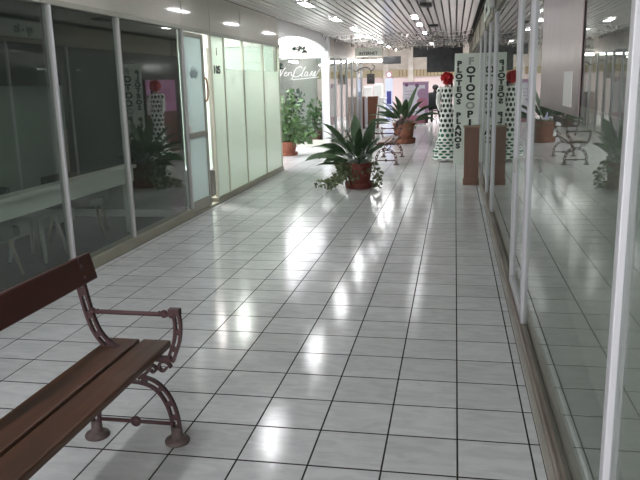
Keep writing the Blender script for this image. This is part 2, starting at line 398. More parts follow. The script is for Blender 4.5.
MB().box(XL-.06, XL+.03, 5.47, 6.42, 0, .03).build('threshold', 'sill', trim2, bevel=.004)

def bay(name, label, posts, z0, z1, X, gm, pw=.038, pd=.06, pm='alu', panes=None):
    """posts: list of y; one mullion each, panes between"""
    e = bpy.data.objects.new(name, None); COL.objects.link(e); struct(e, label); e.location = (X, posts[0], z0); e.empty_display_size = .1
    for y in posts:
        MB().box(-pd/2, pd/2, y-posts[0]-pw/2, y-posts[0]+pw/2, 0, z1-z0).build('mullion', pm, e, bevel=.004)
    for k, (a, b) in enumerate(zip(posts[:-1], posts[1:])):
        gmm = gm[k] if isinstance(gm, list) else gm
        if gmm is None: continue
        MB().box(-.003, .003, a-posts[0]+pw/2, b-posts[0]-pw/2, .0, z1-z0).build('glass_pane', gmm, e)
    return e
w1 = bay('window_1', 'large clear panes of the near left shopfront', [Y0+.03, -2.3, .2, 2.66, 3.84, 5.47], .10, ZH-.035, XL, 'glass_dirty', pw=.03, pm='alu_grey')
# second upright strip of the thick near posts
for y in (2.66,):
    MB().box(.03, .045, y-(Y0+.03)-.03, y-(Y0+.03)-.005, .0, 2.12).build('cover_strip', 'alu_white', w1)
# sliding door
d1 = bpy.data.objects.new('door_1', None); COL.objects.link(d1); struct(d1, 'sliding door with frosted blue glass and wooden handle'); d1.location = (XL-.02, 5.5, .03)
dl = .72; dh = 2.18
fr = MB()
fr.box(-.02, .02, 0, .05, 0, dh); fr.box(-.02, .02, dl-.05, dl, 0, dh); fr.box(-.02, .02, .05, dl-.05, 0, .13); fr.box(-.02, .02, .05, dl-.05, dh-.05, dh); fr.box(-.02, .02, .05, dl-.05, .92, .98)
fr.build('door_frame', 'alu_old', d1, bevel=.003)
MB().box(-.004, .004, .05, dl-.05, .13, .92).build('door_pane', 'frost_blue', d1)
MB().box(-.004, .004, .05, dl-.05, .98, dh-.05).build('door_pane', 'frost_blue', d1)
MB().tube(smooth_path([(.02, dl-.03, 1.35), (.05, dl-.03, 1.38), (.06, dl-.03, 1.5), (.05, dl-.03, 1.62), (.02, dl-.03, 1.65)]), .012).build('pull_handle', 'brown_handle', d1, smooth=True)
MB().box(.02, .026, .06, .13, .99, 1.07).build('notice', 'paper', d1)
lg = MB()
for a in (-.9, -.45, 0, .45, .9):       # lotus mark
    c = Vector((.007, .36+.05*math.sin(a), 1.62+.02*math.cos(a)))
    pts = []
    for q in range(9):
        u = q/8; L_ = .15; ww = .028*math.sin(math.pi*u)
        pts.append((c.y+math.sin(a)*L_*u+math.cos(a)*ww, c.z+math.cos(a)*L_*u-math.sin(a)*ww))
    for q in range(7, 0, -1):
        u = q/8; ww = -.028*math.sin(math.pi*u)
        pts.append((c.y+math.sin(a)*L_*u+math.cos(a)*ww, c.z+math.cos(a)*L_*u-math.sin(a)*ww))
    lg.prism(pts, .0045, .0065, 'x')
lg.build('lotus_logo', 'blueish_logo', d1)
w2 = bay('window_2', 'frosted panes of the bright left shopfront', [6.47, 7.0, 7.93, 9.07, 10.17], .085, 1.80, XL, ['frost', 'frost', 'frost', 'frost'], pm='alu_pale', pw=.03, pd=.04)
w3 = bay('window_3', 'clear upper strip above the frosted panes', [6.47, 7.0, 7.93, 9.07, 10.17], 1.80, ZH-.035, XL, ['frost', 'glass', 'glass', 'glass'], pm='alu_pale', pw=.03, pd=.04)
# number plate on the narrow pane
RX = Matrix.Rotation(math.pi/2, 4, 'Z') @ Matrix.Rotation(math.pi/2, 4, 'X')   # faces +X
pl = thing('number_sticker', 'black number 105 and small mark on the narrow frosted pane', 'sign', (XL+.003, 6.70, 1.78))
text('105', .14, 'letter', pl, Matrix.Translation((.002, 0, 0)) @ RX @ Matrix.Scale(1.4, 4, (1, 0, 0)), 'number', bold=.006)
text('i', .14, 'letter', pl, Matrix.Translation((.002, .02, .24)) @ RX, 'symbol', bold=.004)
# end return of the shop towards the courtyard
w4 = bpy.data.objects.new('window_4', None); COL.objects.link(w4); struct(w4, 'glass side of the bright shop facing the courtyard'); w4.location = (XL-.03, 10.19, 0)
for x in (-.03, -1.3, -2.6, -3.9):
    MB().box(x-.025, x+.025, -.03, .03, 0, ZH).build('mullion', 'alu_old', w4)
for a, b in ((-1.275, -.055), (-2.575, -1.325), (-3.875, -2.625)):
    MB().box(a, b, -.003, .003, .08, ZH).build('glass_pane', 'frost', w4)

# ---- shop shells behind the left glass
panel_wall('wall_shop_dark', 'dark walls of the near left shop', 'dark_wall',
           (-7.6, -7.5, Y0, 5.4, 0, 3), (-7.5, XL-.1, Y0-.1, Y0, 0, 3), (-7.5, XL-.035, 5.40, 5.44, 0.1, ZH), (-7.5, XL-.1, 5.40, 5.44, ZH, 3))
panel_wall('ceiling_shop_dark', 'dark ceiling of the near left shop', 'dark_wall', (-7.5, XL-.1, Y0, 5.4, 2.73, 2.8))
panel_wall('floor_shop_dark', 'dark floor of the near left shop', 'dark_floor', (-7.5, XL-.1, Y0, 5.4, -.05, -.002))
panel_wall('wall_shop_bright', 'white walls of the bright left shop', 'white_wall',
           (-7.6, -7.5, 5.44, 10.2, 0, 3), (-7.5, XL-.13, 5.44, 5.5, 0, 3), (-7.5, -7.1, 10.14, 10.2, 0, 3), (-7.1, XL-.1, 10.14, 10.2, ZH, 3))
panel_wall('ceiling_shop_bright', 'white ceiling of the bright left shop', 'white_wall', (-7.6, XL-.1, 5.44, 10.2, 2.73, 2.8))
panel_wall('floor_shop_bright', 'pale floor of the bright left shop', 'white_wall', (-7.5, XL-.1, 5.5, 10.14, -.05, -.002))
for x, y, wh in ((-3.95, 7.0, 'near its sliding door'), (-3.95, 9.1, 'near the courtyard')):
    t = thing('shop_ceiling_lamp', 'square lit ceiling lamp inside the frosted shop '+wh, 'lamp', (x, y, 2.68))
    MB().box(-.33, .33, -.33, .33, .02, .05).build('rim', 'lamp_rim', t); MB().box(-.3, .3, -.3, .3, 0, .02).build('diffuser', 'shop_lamp', t)

# ---- furniture seen through the dark glass
desk = thing('desk', 'long pale desk with deep front panel behind the dark glass', 'desk', (-3.85, 2.6, 0))
MB().box(.22, .38, -2.4, 2.0, .715, .75).build('desk_top', 'desk', desk, bevel=.004)
MB().box(.31, .345, -2.38, 1.98, .57, .715).build('front_panel', 'desk', desk)
for yy in (-2.35, 1.93):
    MB().box(.23, .31, yy, yy+.04, 0, .715).build('side_panel', 'desk', desk)
screen = panel_wall('wall_partition', 'low grey green partition wall inside the dark shop', 'grey_green', (-4.75, -4.68, Y0+.1, 5.3, 0, 1.62))
for k, (z, y0, y1) in enumerate(((1.24, 2.2, 3.7), (.86, 2.0, 3.55))):
    o = MB().box(-4.68, -4.5, y0, y1, z, z+.025).build('wall_shelf', 'black', bevel=.003)
    tag(o, ('upper' if k == 0 else 'lower')+' thin black shelf on the grey green partition', 'shelf')
def chair(name, label, x, y, rz, seat_m, leg_m, w=.5, sh=.42, back=.36, arms=True):
    t = thing(name, label, 'chair', (x, y, 0), rz)
    o = MB().box(-w/2, w/2, -w/2, w/2, sh-.1, sh).build('seat', seat_m, t, bevel=.035)
    pts = smooth_path([(-w/2, -w/2+.02, 0), (-w/2-.02, 0, 0), (-w/2, w/2-.02, 0)], 4) if not arms else smooth_path([(w/2-.1, -w/2, 0), (-w/4, -w/2, 0), (-w/2, -w/4, 0), (-w/2-.03, 0, 0), (-w/2, w/4, 0), (-w/4, w/2, 0), (w/2-.1, w/2, 0)], 4)
    vs = []; fs = []; n = len(pts)
    for i, p in enumerate(pts):
        hh = back if not arms else back*(.55+.45*math.sin(math.pi*i/(n-1)))
        q = Vector((p.x, p.y, 0)); inn = q*(.86)
        vs += [(p.x, p.y, sh-.08), (p.x*1.04, p.y*1.04, sh+hh), (inn.x, inn.y, sh+hh), (inn.x, inn.y, sh-.08)]
    for i in range(n-1):
        for e in range(4): fs.append((i*4+e, i*4+(e+1) % 4, (i+1)*4+(e+1) % 4, (i+1)*4+e))
    fs += [(0, 1, 2, 3), ((n-1)*4+3, (n-1)*4+2, (n-1)*4+1, (n-1)*4)]
    fixn(MB().add(vs, fs).build('backrest', seat_m, t, smooth=True))
    for sx in (-1, 1):
        for sy in (-1, 1):
            MB().tube([(sx*w*.34, sy*w*.34, sh-.1), (sx*w*.46, sy*w*.46, 0)], [.018, .011]).build('leg', leg_m, t, smooth=True)
    return t
chair('shell_chair', 'dark green upholstered chair with pale wooden legs by the dark glass', -3.95, 2.5, math.pi, 'green_seat', 'pale_wood', .5, .44, .36)
chair('tub_armchair', 'brown grey tub armchair with pale wooden legs by the dark glass', -4.05, 4.3, math.pi/2+.4, 'grey_seat', 'pale_wood', .62, .46, .28)
st = thing('stool', 'white plastic stool with four splayed legs behind the dark glass', 'stool', (-3.92, 3.3, 0))
MB().box(-.19, .19, -.19, .19, .41, .44).build('seat', 'white_plastic', st, bevel=.02)
for sx in (-1, 1):
    for sy in (-1, 1):
        MB().tube([(sx*.12, sy*.12, .42), (sx*.19, sy*.19, 0)], [.024, .016]).build('leg', 'white_plastic', st, smooth=True)

# ================================================================== RIGHT SHOPFRONT
trim3 = struct(MB().box(.354, .384, Y0, Y1, 0, .014).build('trim_3', 'curb_edge', bevel=.004), 'worn stone curb along the right shopfront')
MB().box(.384, .402, Y0, Y1, 0, .03).build('curb_rail', 'curb', trim3, bevel=.006)
MB().box(.402, .50, Y0, Y1, 0, .018).build('curb_track', 'curb', trim3, bevel=.004)
rposts = [Y0+.03, -.64, 1.88]
w5 = bay('window_5', 'near right shop window', rposts, .018, 2.32, XR+.005, 'glass_right', pw=.045, pd=.045, pm='alu_white')
w6 = bay('window_6', 'right shop windows beyond the glass door', [2.84, 5.93, 6.08, 7.45, 9.2, 11.2], .018, 2.32, XR+.005, 'glass_right', pw=.045, pd=.045, pm='alu_white')
d2 = bpy.data.objects.new('door_2', None); COL.objects.link(d2); struct(d2, 'framed glass door of the right shop'); d2.location = (XR+.005, 1.92, .022)
fr = MB(); L2 = .88; H2 = 2.2
fr.box(-.02, .02, 0, .05, 0, H2); fr.box(-.02, .02, L2-.05, L2, 0, H2); fr.box(-.02, .02, .05, L2-.05, 0, .08); fr.box(-.02, .02, .05, L2-.05, H2-.06, H2)
fr.build('door_frame', 'alu_white', d2, bevel=.003)
MB().box(-.003, .003, .05, L2-.05, .08, H2-.06).build('door_pane', 'glass_right', d2)
hb = MB().tube(smooth_path([(-.018, .025, 1.06), (-.05, .025, 1.06), (-.075, .025, 1.055), (-.08, .025, 1.03), (-.08, .025, 0.97)], 4), .009)
hb.build('lever_handle', 'alu_grey', d2, smooth=True)
trim4 = struct(MB().box(XR-.02, XR+.08, Y0, Y1, 2.32, ZC+.06).build('trim_4', 'header_r'), 'brown beige fascia above the right shopfront')
for y in (-2.5, .0, 2.6, 6.4, 8.6, 11.2, 14.0, 17.5):
    MB().box(XR-.03, XR-.018, y-.02, y+.02, 2.32, ZC).build('cover_strip', 'joint', trim4)
MB().box(XR-.035, XR-.015, Y0, Y1, ZC-.05, ZC-.004).build('edge_strip', 'black_gap', trim4)
# lettering on the right fascia (seen mirrored in the left glass)
fs_ = thing('fascia_sign', 'pale lettered strip sign on the brown fascia over the right shop', 'sign', (XR-.035, 8.0, 2.53))
MB().box(-.008, .004, -.95, .75, -.13, .13).build('board', 'sign_white', fs_)
text('ay - lo', .2, 'letter', fs_, Matrix.Translation((-.010, -.1, 0)) @ Matrix.Rotation(-math.pi/2, 4, 'Z') @ Matrix.Rotation(math.pi/2, 4, 'X'), 'lettering', bold=.004)
rl = thing('round_lamp', 'small round white rimmed lamp on the right fascia', 'lamp', (XR-.04, 5.9, 2.42))
MB().lathe([(.075, 0), (.08, .01), (.07, .02), (.055, .02)], 20).xf(Matrix.Rotation(-math.pi/2, 4, 'Y') @ Matrix.Rotation(-.6, 4, 'X')).build('rim', 'white_gloss', rl, smooth=True)
MB().ball((-.01, 0, 0), .05, sc=(.4, 1, 1)).build('globe', 'lamp_rim', rl, smooth=True)
# right shop interior
panel_wall('wall_right_shop', 'dark walls of the right shop', 'dark_wall', (3.6, 3.7, Y0, 11.3, 0, 3), (.53, 3.6, Y0-.1, Y0, 0, 3), (.53, 3.6, 11.25, 11.33, 0, 3))
panel_wall('floor_right_shop', 'grey floor of the right shop', 'shop_floor', (.52, 3.6, Y0, 11.3, -.05, -.002))
panel_wall('ceiling_right_shop', 'dark ceiling of the right shop', 'dark_wall', (.5, 3.6, Y0, 11.3, 2.73, 2.8))
mp = thing('metal_panel', 'mauve metallic sheet fixed on the upper part of the near right shop glass', 'panel', (XR-.001, .78, 1.42))
MB().box(-.004, .0, -.61, .62, 0, .86).build('sheet', 'mauve', mp, bevel=.001)
MB().box(-.0055, -.004, -.44, -.22, .03, .17).build('notice', 'paper', mp)
ct = thing('display_board', 'pale green board standing behind the near right shop glass', 'board', (.64, .1, 0))
ct.rotation_euler = (0, 0, -.055)
MB().box(0, .03, -.4, 2.3, .02, 1.38).build('panel', 'pale_green', ct, bevel=.004)
for yy in (-.3, .95, 2.2): MB().box(0, .3, yy-.02, yy+.02, 0, .02).build('foot', 'alu', ct)
for y, wh in ((2.4, 'added to light the pale green board'), (6.4, 'added to brighten it past the door'), (10.6, 'behind the glass near the lettered board')):  # two nearer lamps are added to brighten the shop and its board
    t = thing('shop_tube_lamp', 'lit tube lamp in the dark right shop '+wh, 'lamp', (1.35, y, 2.67))
    MB().box(-.05, .05, -.6, .6, .02, .06).build('rim', 'lamp_rim', t); MB().tube([(0, -.56, 0), (0, .56, 0)], .022).build('tube', 'lamp_dim', t)
# right wall past the glass shop
wr = panel_wall('wall_right', 'dark glossy wall past the right shop', 'dark_gloss', (XR, XR+.1, 11.33, Y1, 0, 2.32))

# ================================================================== COURTYARD AND FARTHER LEFT SHOPS
panel_wall('wall_courtyard', 'cream walls around the courtyard', 'cream', (-8.2, -8.1, 10.2, 15.3, 0, 3.2), (-8.1, -7.6, 10.1, 10.2, 0, 3))
# arched white fascia over the courtyard opening
arch = [(10.2, ZC+.05), (15.25, ZC+.05)]
for q in range(17):
    u = q/16; arch.append((15.25-u*5.05, 2.36+.18*math.sin(math.pi*u)**.7))
fixn(struct(MB().prism(arch, XL-.06, XL, 'x').build('trim_5', 'white_gloss'), 'arched white fascia over the courtyard opening'))
col = struct(MB().box(XL-.10, XL+.05, 15.22, 15.40, 0, 2.75).build('wall_column', 'white_gloss', bevel=.005), 'slim white column at the courtyard corner')
w7 = bpy.data.objects.new('window_7', None); COL.objects.link(w7); struct(w7, 'courtyard shop window with white script lettering'); w7.location = (XL-.1, 15.3, 0)
MB().box(-3.3, 0, -.12, .05, 0, .16).build('plinth', 'cream', w7, bevel=.005)
MB().box(-3.3, 0, -.04, .04, 2.2, 2.27).build('head_rail', 'alu_white', w7)
for x in (-3.28, -1.65, -.03): MB().box(x-.025, x+.025, -.03, .03, .16, 2.2).build('mullion', 'alu_white', w7)
for a, b in ((-3.255, -1.675), (-1.625, -.055)): MB().box(a, b, -.003, .003, .16, 2.2).build('glass_pane', 'glass', w7)
def script(strokes, ox, oz, s):
    mb = MB()
    for st_ in strokes: mb.tube([(ox+p.x*s, -.008, oz+p.z*s) for p in smooth_path([(x+z*.3, 0, z) for x, z in st_], 6)], .008, 6)
    return mb
V = [[(0, .9), (.2, 1), (.3, .2), (.35, 0), (.7, .95), (.9, 1)], [(.85, .3), (1.15, .4), (1.1, .55), (.9, .45), (.9, .1), (1.15, .02), (1.35, .2)], [(1.4, .5), (1.45, .05), (1.5, .4), (1.7, .5)], [(1.8, .5), (1.85, .1), (2.1, .1), (2.2, .5), (2.1, -.3), (1.9, -.4)]]
C = [[(1.0, .95), (.8, 1.15), (.3, 1.0), (.1, .4), (.3, 0), (.7, 0), (1, .25)], [(1.05, .1), (1.35, 1.1), (1.25, .9), (1.15, .1), (1.35, .05)], [(1.8, .5), (1.55, .5), (1.5, .1), (1.75, .1), (1.85, .5), (1.85, .05), (2, .1)], [(2.1, .1), (2.35, .6), (2.3, .1), (2.15, .05)], [(2.5, .1), (2.75, .6), (2.7, .1), (2.5, .05), (2.9, .1), (3.2, .8), (3.5, 1.1)], [(.1, -.35), (1.5, -.25), (3.3, -.1)]]
script(V, -1.2, 1.78, .19).build('script_lettering', 'white_gloss', w7, smooth=True)
script(C, -.82, 1.76, .21).build('script_lettering', 'white_gloss', w7, smooth=True)
panel_wall('wall_courtyard_shop', 'mauve grey inner wall of the courtyard shop', 'mauve_wall' if 'mauve_wall' in MATS else (mat('mauve_wall', (.52, .47, .47), .7) and 'mauve_wall'),
           (-6.6, XL-.6, 16.9, 17.0, 0, 2.7), (-6.6, -6.5, 15.4, 16.9, 0, 2.2), (-6.6, -6.5, 15.25, 22, 0, 2.2))
panel_wall('ceiling_left_shops', 'ceiling of the farther left shops', 'cream', (-6.5, XL-.1, 15.35, 22, 2.22, 2.32))
panel_wall('floor_left_shops', 'floor of the farther left shops', 'cream', (-6.5, XL-.1, 15.4, 22, -.05, -.002))
trim6 = struct(MB().box(XL-.1, XL, 15.4, Y1, 2.25, ZC+.06).build('trim_6', 'fascia_far' if 'fascia_far' in MATS else (mat('fascia_far', (.45, .38, .35), .45, noise=((3, 3, 6), .25, (.62, .56, .53))) and 'fascia_far')), 'mottled fascia over the farther left shops')
w8 = bay('window_8', 'clear panes of the farther left shopfronts', [15.5, 16.4, 17.5, 18.5, 19.6, 20.8, 21.9], .05, 2.25, XL, 'glass', pm='alu_white', pw=.06)
trim7 = struct(MB().box(XL-.06, XL+.02, 15.4, Y1, 0, .05).build('trim_7', 'sill'), 'sill of the farther left shopfronts')
for y, wh in ((16.3, 'added to brighten the courtyard shop with script lettering'), (17.8, 'inside the shop just past the slim column'), (20.6, 'inside the shop under the white hanging sign')):  # first lamp is added to brighten the courtyard shop interior
    t = thing('tube_lamp', 'short lit tube lamp '+wh, 'lamp', (-4.3, y, 2.16))
    MB().box(-.05, .05, -.5, .5, .02, .06).build('rim', 'lamp_rim', t); MB().tube([(0, -.46, 0), (0, .46, 0)], .025).build('tube', 'lamp_far', t)

# ================================================================== HALL AT THE FAR END
panel_wall('wall_hall_left', 'pale left wall of the far hall', 'cream', (-8.2, -8.1, 22, HY, 0, 3.2), (-8.1, -6.5, 21.95, 22.05, 0, 3.2), (-6.5, XL-.1, 21.95, 22.05, 2.25, 3.2))
panel_wall('wall_hall_right', 'pale right wall of the far hall', 'cream', (3.9, 4.0, 22, HY, 0, 3.2), (XR+.1, 3.9, 21.95, 22.05, 0, 3.2))
panel_wall('ceiling_hall', 'roof added over the far hall to limit daylight, open in the middle', 'cream', (-8.2, 4, 22, 24.2, 3.2, 3.3), (-8.2, 4, 28.2, HY+.1, 3.2, 3.3), (-8.2, -5.5, 24.2, 28.2, 3.2, 3.3), (1.6, 4, 24.2, 28.2, 3.2, 3.3))  # unseen roof added to cut the hall's daylight, opening sized for brightness
panel_wall('floor_hall', 'pale floor of the far hall', 'tile', (XR+.06, 3.9, 22.05, HY, -.05, -.002))
panel_wall('wall_back', 'pink end wall of the far hall', 'pink_wall', (-8.1, 3.9, HY, HY+.1, 0, 1.8))
panel_wall('wall_back_top', 'beige upper end wall of the far hall', 'beige', (-8.1, 3.9, HY, HY+.1, 2.12, 3.2))
tb = struct(MB().box(-8.1, 3.9, HY-.12, HY+.1, 1.8, 2.12).build('trim_8', 'gold'), 'golden band across the end wall')
for q in range(24):
    MB().box(-2.6+q*.16, -2.57+q*.16, HY-.14, HY-.12, 1.82, 2.1).build('rib', 'wood_far', tb)
for x in (-4.4, -3.2, -2.05, 1.2):
    MB().box(x-.12, x+.12, HY-.2, HY, 0, 3.1).build('pilaster', 'beige', tb)
# black hanging board
hb = thing('hanging_board', 'black stepped signboard hanging across the corridor end', 'sign', (-.62, 21.9, 2.30))
MB().box(-.82, .82, -.03, .03, .06, .42).build('upper_board', 'board', hb, bevel=.004)
MB().box(-.36, .80, -.045, .02, -.44, .06).build('lower_board', 'board', hb, bevel=.004)
for x in (-.7, .7): MB().tube([(x, 0, .42), (x, 0, .46)], .008).build('hanger', 'alu', hb)

# ================================================================== THINGS
# ---- cast iron bench
def ladder(mb, pts, wid, dep, nb, rail=.0115):
    P = smooth_path([(x, 0, z) for x, z in pts], 6); n = len(P); A = []; B = []
    for i in range(n):
        t = P[min(i+1, n-1)]-P[max(i-1, 0)]; t = Vector((t.x, t.z)).normalized(); N_ = Vector((-t.y, 0, t.x))
        A.append(P[i]+N_*(wid/2-rail/2)); B.append(P[i]-N_*(wid/2-rail/2))
    mb.sweep(A, rail, dep); mb.sweep(B, rail, dep)
    for k in range(nb+1):
        i = min(n-2, int(round(k*(n-1)/nb))); i = max(0, i-1) if i == n-1 else i
        j = min(n-1, i+2); i = max(0, j-2)
        mb.sweep(P[i:j+1], wid-.004, dep*.7)
def make_bench(label, L=1.5):
    t = thing('park_bench', label, 'bench', group=None)
    hy = L/2
    for s in (-1, 1):
        y = s*hy
        fr = MB(); M_ = MB()
        ladder(M_, [(-.226, .84), (-.205, .716), (-.183, .607), (-.152, .514), (-.105, .455), (-.055, .425)], .042, .02, 5)
        ladder(M_, [(.226, .612), (.232, .56), (.224, .49), (.204, .435), (.186, .39)], .036, .02, 3)
        M_.box(.196, .246, -.016, .016, .603, .632)
        M_.sweep([Vector((-.18, 0, .398)), Vector((.19, 0, .398))], .022, .026)
        ladder(M_, [(-.2, .05), (-.196, .12), (-.178, .185), (-.14, .245), (-.085, .283), (0, .297), (.08, .283), (.133, .245), (.168, .185), (.186, .12), (.191, .05)], .044, .02, 9)
        for sx in (-1, 1):                       # struts and scrolls between arch and bearer
            M_.sweep(smooth_path([(sx*.03, 0, .30), (sx*.075, 0, .335), (sx*.10, 0, .39)], 4), .014, .024)
        sp = [(.186+.0-.034+.034*math.cos(a)*(1-a/9), 0, .358+.034*math.sin(a)*(1-a/9)) for a in [q*.45 for q in range(15)]]
        M_.sweep([Vector(p) for p in sp], .010, .022)
        sp = [(.10+.022*math.cos(2.6-a)*(1-a/9), 0, .345+.022*math.sin(2.6-a)*(1-a/9)) for a in [q*.5 for q in range(12)]]
        M_.sweep([Vector(p) for p in sp], .009, .02)
        M_.xf(Matrix.Translation((0, y, 0))); ef = M_.build('end_frame', 'iron', t); fixn(ef)
        a = MB().tube([(-.175, 0, .606), (-.15, 0, .606), (.175, 0, .604), (.2, 0, .604)], .0105, 10)
        for x in (-.165, .172): a.ball((x, 0, .606), .018, 10, 8)
        for x in (-.14, .15): a.ball((x, 0, .606), .0135, 10, 8, (.5, 1, 1))
        a.ball((.213, -.012, .606), .015, 10, 8); a.ball((.213, .012, .606), .015, 10, 8)
        a.xf(Matrix.Translation((0, y, 0))).build('arm_rod', 'iron', ef, smooth=True)
        c = MB().tube([(-.19, 0, .088), (.185, 0, .088)], .009, 8); c.ball((-.003, 0, .088), .026, 12, 8, (1, .6, 1)); c.ball((-.003, 0, .088), .012, 12, 8, (1, 1.6, 1))
        c.xf(Matrix.Translation((0, y, 0))).build('stretcher', 'iron', ef, smooth=True)
        for x in (-.2, .191):
            MB().lathe([(.055, 0), (.057, .010), (.052, .018), (.036, .024), (.026, .032), (.023, .075)], 20).xf(Matrix.Translation((x, y, 0))).build('foot', 'iron_foot', ef, smooth=True)
    ex = .11
    for x0, x1 in ((-.155, -.003), (.012, .148)):
        MB().box(x0, x1, -hy-ex, hy+ex, .41, .446).build('seat_plank', 'wood_bench', t, bevel=.009)
    p = MB().box(-.016, .016, -hy-ex, hy+ex, -.062, .062).xf(Matrix.Translation((-.212, 0, .785)) @ Matrix.Rotation(-.24, 4, 'Y')).build('back_plank', 'wood_back', t, bevel=.007)
    for s in (-1, 1):
        for z in (.76, .81): MB().ball((-.19-(z-.785)*.24, s*hy, z), .008, 8, 6, (.6, 1, 1)).build('bolt', 'iron', t, smooth=True)
    return t
bench = make_bench('slatted wooden bench with maroon cast iron ends, beside the dark shop glass')
bench.location = (-1.433, .11-.75, 0)
b2 = copy_tree(bench); b2['label'] = 'iron and wood bench standing between the two potted aspidistras'; b2.location = (-1.33, 11.75, 0); b2.rotation_euler = (0, 0, math.pi)
b2.scale = (1, 1, 1)

# ---- plants
def blade(L, W, droop, az, tilt, m, parent, base=(0, 0, 0), name='leaf', seg=12, fold=.25, curl=0, roll=0):
    """one arching strap leaf with a petiole"""
    mb = MB(); p = Vector(base); th = tilt; c, s_ = math.cos(az), math.sin(az); side = Vector((-s_, c, 0)); vs = []; fs = []
    for i in range(seg+1):
        u = i/seg; d = Vector((c*math.cos(th), s_*math.cos(th), math.sin(th)))
        nrm = Vector((-c*math.sin(th), -s_*math.sin(th), math.cos(th)))
        wd = W*(.07 if u < .34 else max(.07, math.sin(math.pi*((u-.34)/.66)**.85)**.7))/2
        if u >= 1: wd = .002
        sd = side*math.cos(roll)+nrm*math.sin(roll); nrm = d.cross(sd)*-1 if False else sd.cross(d)*-1
        nrm = -nrm if nrm.z < 0 else nrm
        vs += [p-sd*wd+nrm*wd*fold, p-nrm*0.0015, p+sd*wd+nrm*wd*fold]
        p = p+d*(L/seg); th -= droop/seg*(.3+1.4*u)
    for i in range(seg):
        a = i*3; fs += [(a, a+1, a+4, a+3), (a+1, a+2, a+5, a+4)]
    o = mb.add(vs, fs).build(name, m, parent, smooth=True); return o
def foliage(mb, c, R, n, size, rn, flat=.35):
    for _ in range(n):
        while True:
            q = Vector((rn.uniform(-1, 1), rn.uniform(-1, 1), rn.uniform(-1, 1)))
            if .25 < q.length < 1: break
        p = Vector(c)+Vector((q.x*R[0], q.y*R[1], q.z*R[2]))
        d = (q+Vector((rn.gauss(0, .5), rn.gauss(0, .5), rn.gauss(-.1, .5)))).normalized(); a = Vector((rn.gauss(0, 1), rn.gauss(0, 1), rn.gauss(0, 1)))
        sd = d.cross(a).normalized(); nn = sd.cross(d); s = size*rn.uniform(.6, 1.25)
        mb.add([p, p+d*s*.35-sd*s*.38+nn*s*.06, p+d*s*.4-nn*s*.04, p+d*s*.35+sd*s*.38+nn*s*.06, p+d*s-nn*s*.15], [(0, 1, 2), (0, 2, 3), (1, 4, 2), (2, 4, 3)])
def pot(t, r, h, m, sauc=True):
    prof = [(r*.72, .0), (r*.74, .02), (r*.86, h*.5), (r*.95, h*.86), (r*1.02, h*.87), (r*1.04, h), (r*.93, h), (r*.9, h*.86), (0, h*.86)]
    if sauc:
        MB().lathe([(r*.86, 0), (r*1.0, .01), (r*1.06, h*.26), (r*1.04, h*.27), (r*.9, .03), (0, .03)], 28).build('saucer', m, t, smooth=False)
    MB().lathe([(a, b+(.03 if sauc else 0)) for a, b in prof], 28).build('pot', m, t, smooth=False)
    MB().lathe([(r*.9, h*.85), (r*.5, h*.9), (0, h*.92)], 20).build('soil', 'soil', t)
def aspidistra(label, x, y, leaves, seed, r=.21, h=.36, trail=None, rim_ivy=True, sc=1.0, potm='terracotta'):
    t = thing('potted_aspidistra', label, 'plant', (x, y, 0)); pot(t, r, h, potm); rn = random.Random(seed)
    leaves = list(leaves)+[(rn.uniform(60, 300), rn.uniform(35, 80), rn.uniform(.5, .78), rn.uniform(.085, .12), rn.uniform(40, 100)) for _ in range(14)]
    for (az, tilt, L, W, dr) in leaves:
        a = math.radians(az)
        blade(L*sc, W*sc*1.12, math.radians(dr), a, math.radians(tilt), 'leaf', t, (math.cos(a)*.05, math.sin(a)*.05, h*.9), roll=rn.choice((-1, 1))*rn.uniform(.1, .7))
    mb = MB()
    if rim_ivy:
        for _ in range(70):
            a = rn.uniform(0, 6.28); foliage(mb, (math.cos(a)*r*.9, math.sin(a)*r*.9, h+rn.uniform(-.12, .05)), (.05, .05, .04), 2, .06, rn)
    if trail:
        for _ in range(45): foliage(mb, (-r*.55+rn.uniform(-.14, .1), -r*.85+rn.uniform(-.03, .04), h*rn.uniform(.35, 1.0)), (.05, .03, .04), 2, .06, rn)
        for (a0, ln) in trail:
            a = math.radians(a0)
            pts = smooth_path([(math.cos(a)*r*.8, math.sin(a)*r*.8, h+.03), (math.cos(a)*(r+.06), math.sin(a)*(r+.06), h-.05), (math.cos(a)*(r+.1), math.sin(a)*(r+.1), h*.5), (math.cos(a)*(r+.14+ln*.5), math.sin(a)*(r+.14+ln*.5), .10), (math.cos(a)*(r+.2+ln), math.sin(a)*(r+.2+ln), .035)], 6)
            mb.tube(pts, .004, 5)
            for p in pts[3:]: foliage(mb, p+Vector((0, 0, .02)), (.06, .06, .045), 4, .065, rn)
        mb.v = [(v[0], v[1], max(v[2], .004)) for v in mb.v]
    if mb.v: mb.build('ivy', 'leaf_ivy', t)
    return t
pl1 = [(178, 42, .78, .13, 60), (195, 30, .82, .12, 70), (165, 58, .80, .14, 45), (150, 25, .6, .11, 60), (215, 50, .72, .13, 60), (250, 62, .68, .13, 50),
       (280, 75, .66, .14, 25), (110, 80, .80, .15, 18), (20, 82, .78, .15, 14), (60, 70, .76, .14, 30), (330, 66, .6, .12, 40), (345, 60, .5, .11, 50), (300, 45, .5, .12, 70),
       (10, 58, .48, .11, 50), (130, 66, .76, .14, 40), (185, 66, .84, .13, 40), (90, 55, .6, .12, 60), (40, 64, .55, .12, 45), (230, 28, .55, .11, 60), (200, 12, .62, .10, 25)]
p1 = aspidistra('glossy aspidistra in a red pot with saucer and trailing pale ivy', -1.45, 7.97, pl1, 5, trail=[(170, .12), (190, .22), (205, .1), (180, .02), (220, .15), (350, -.12)])
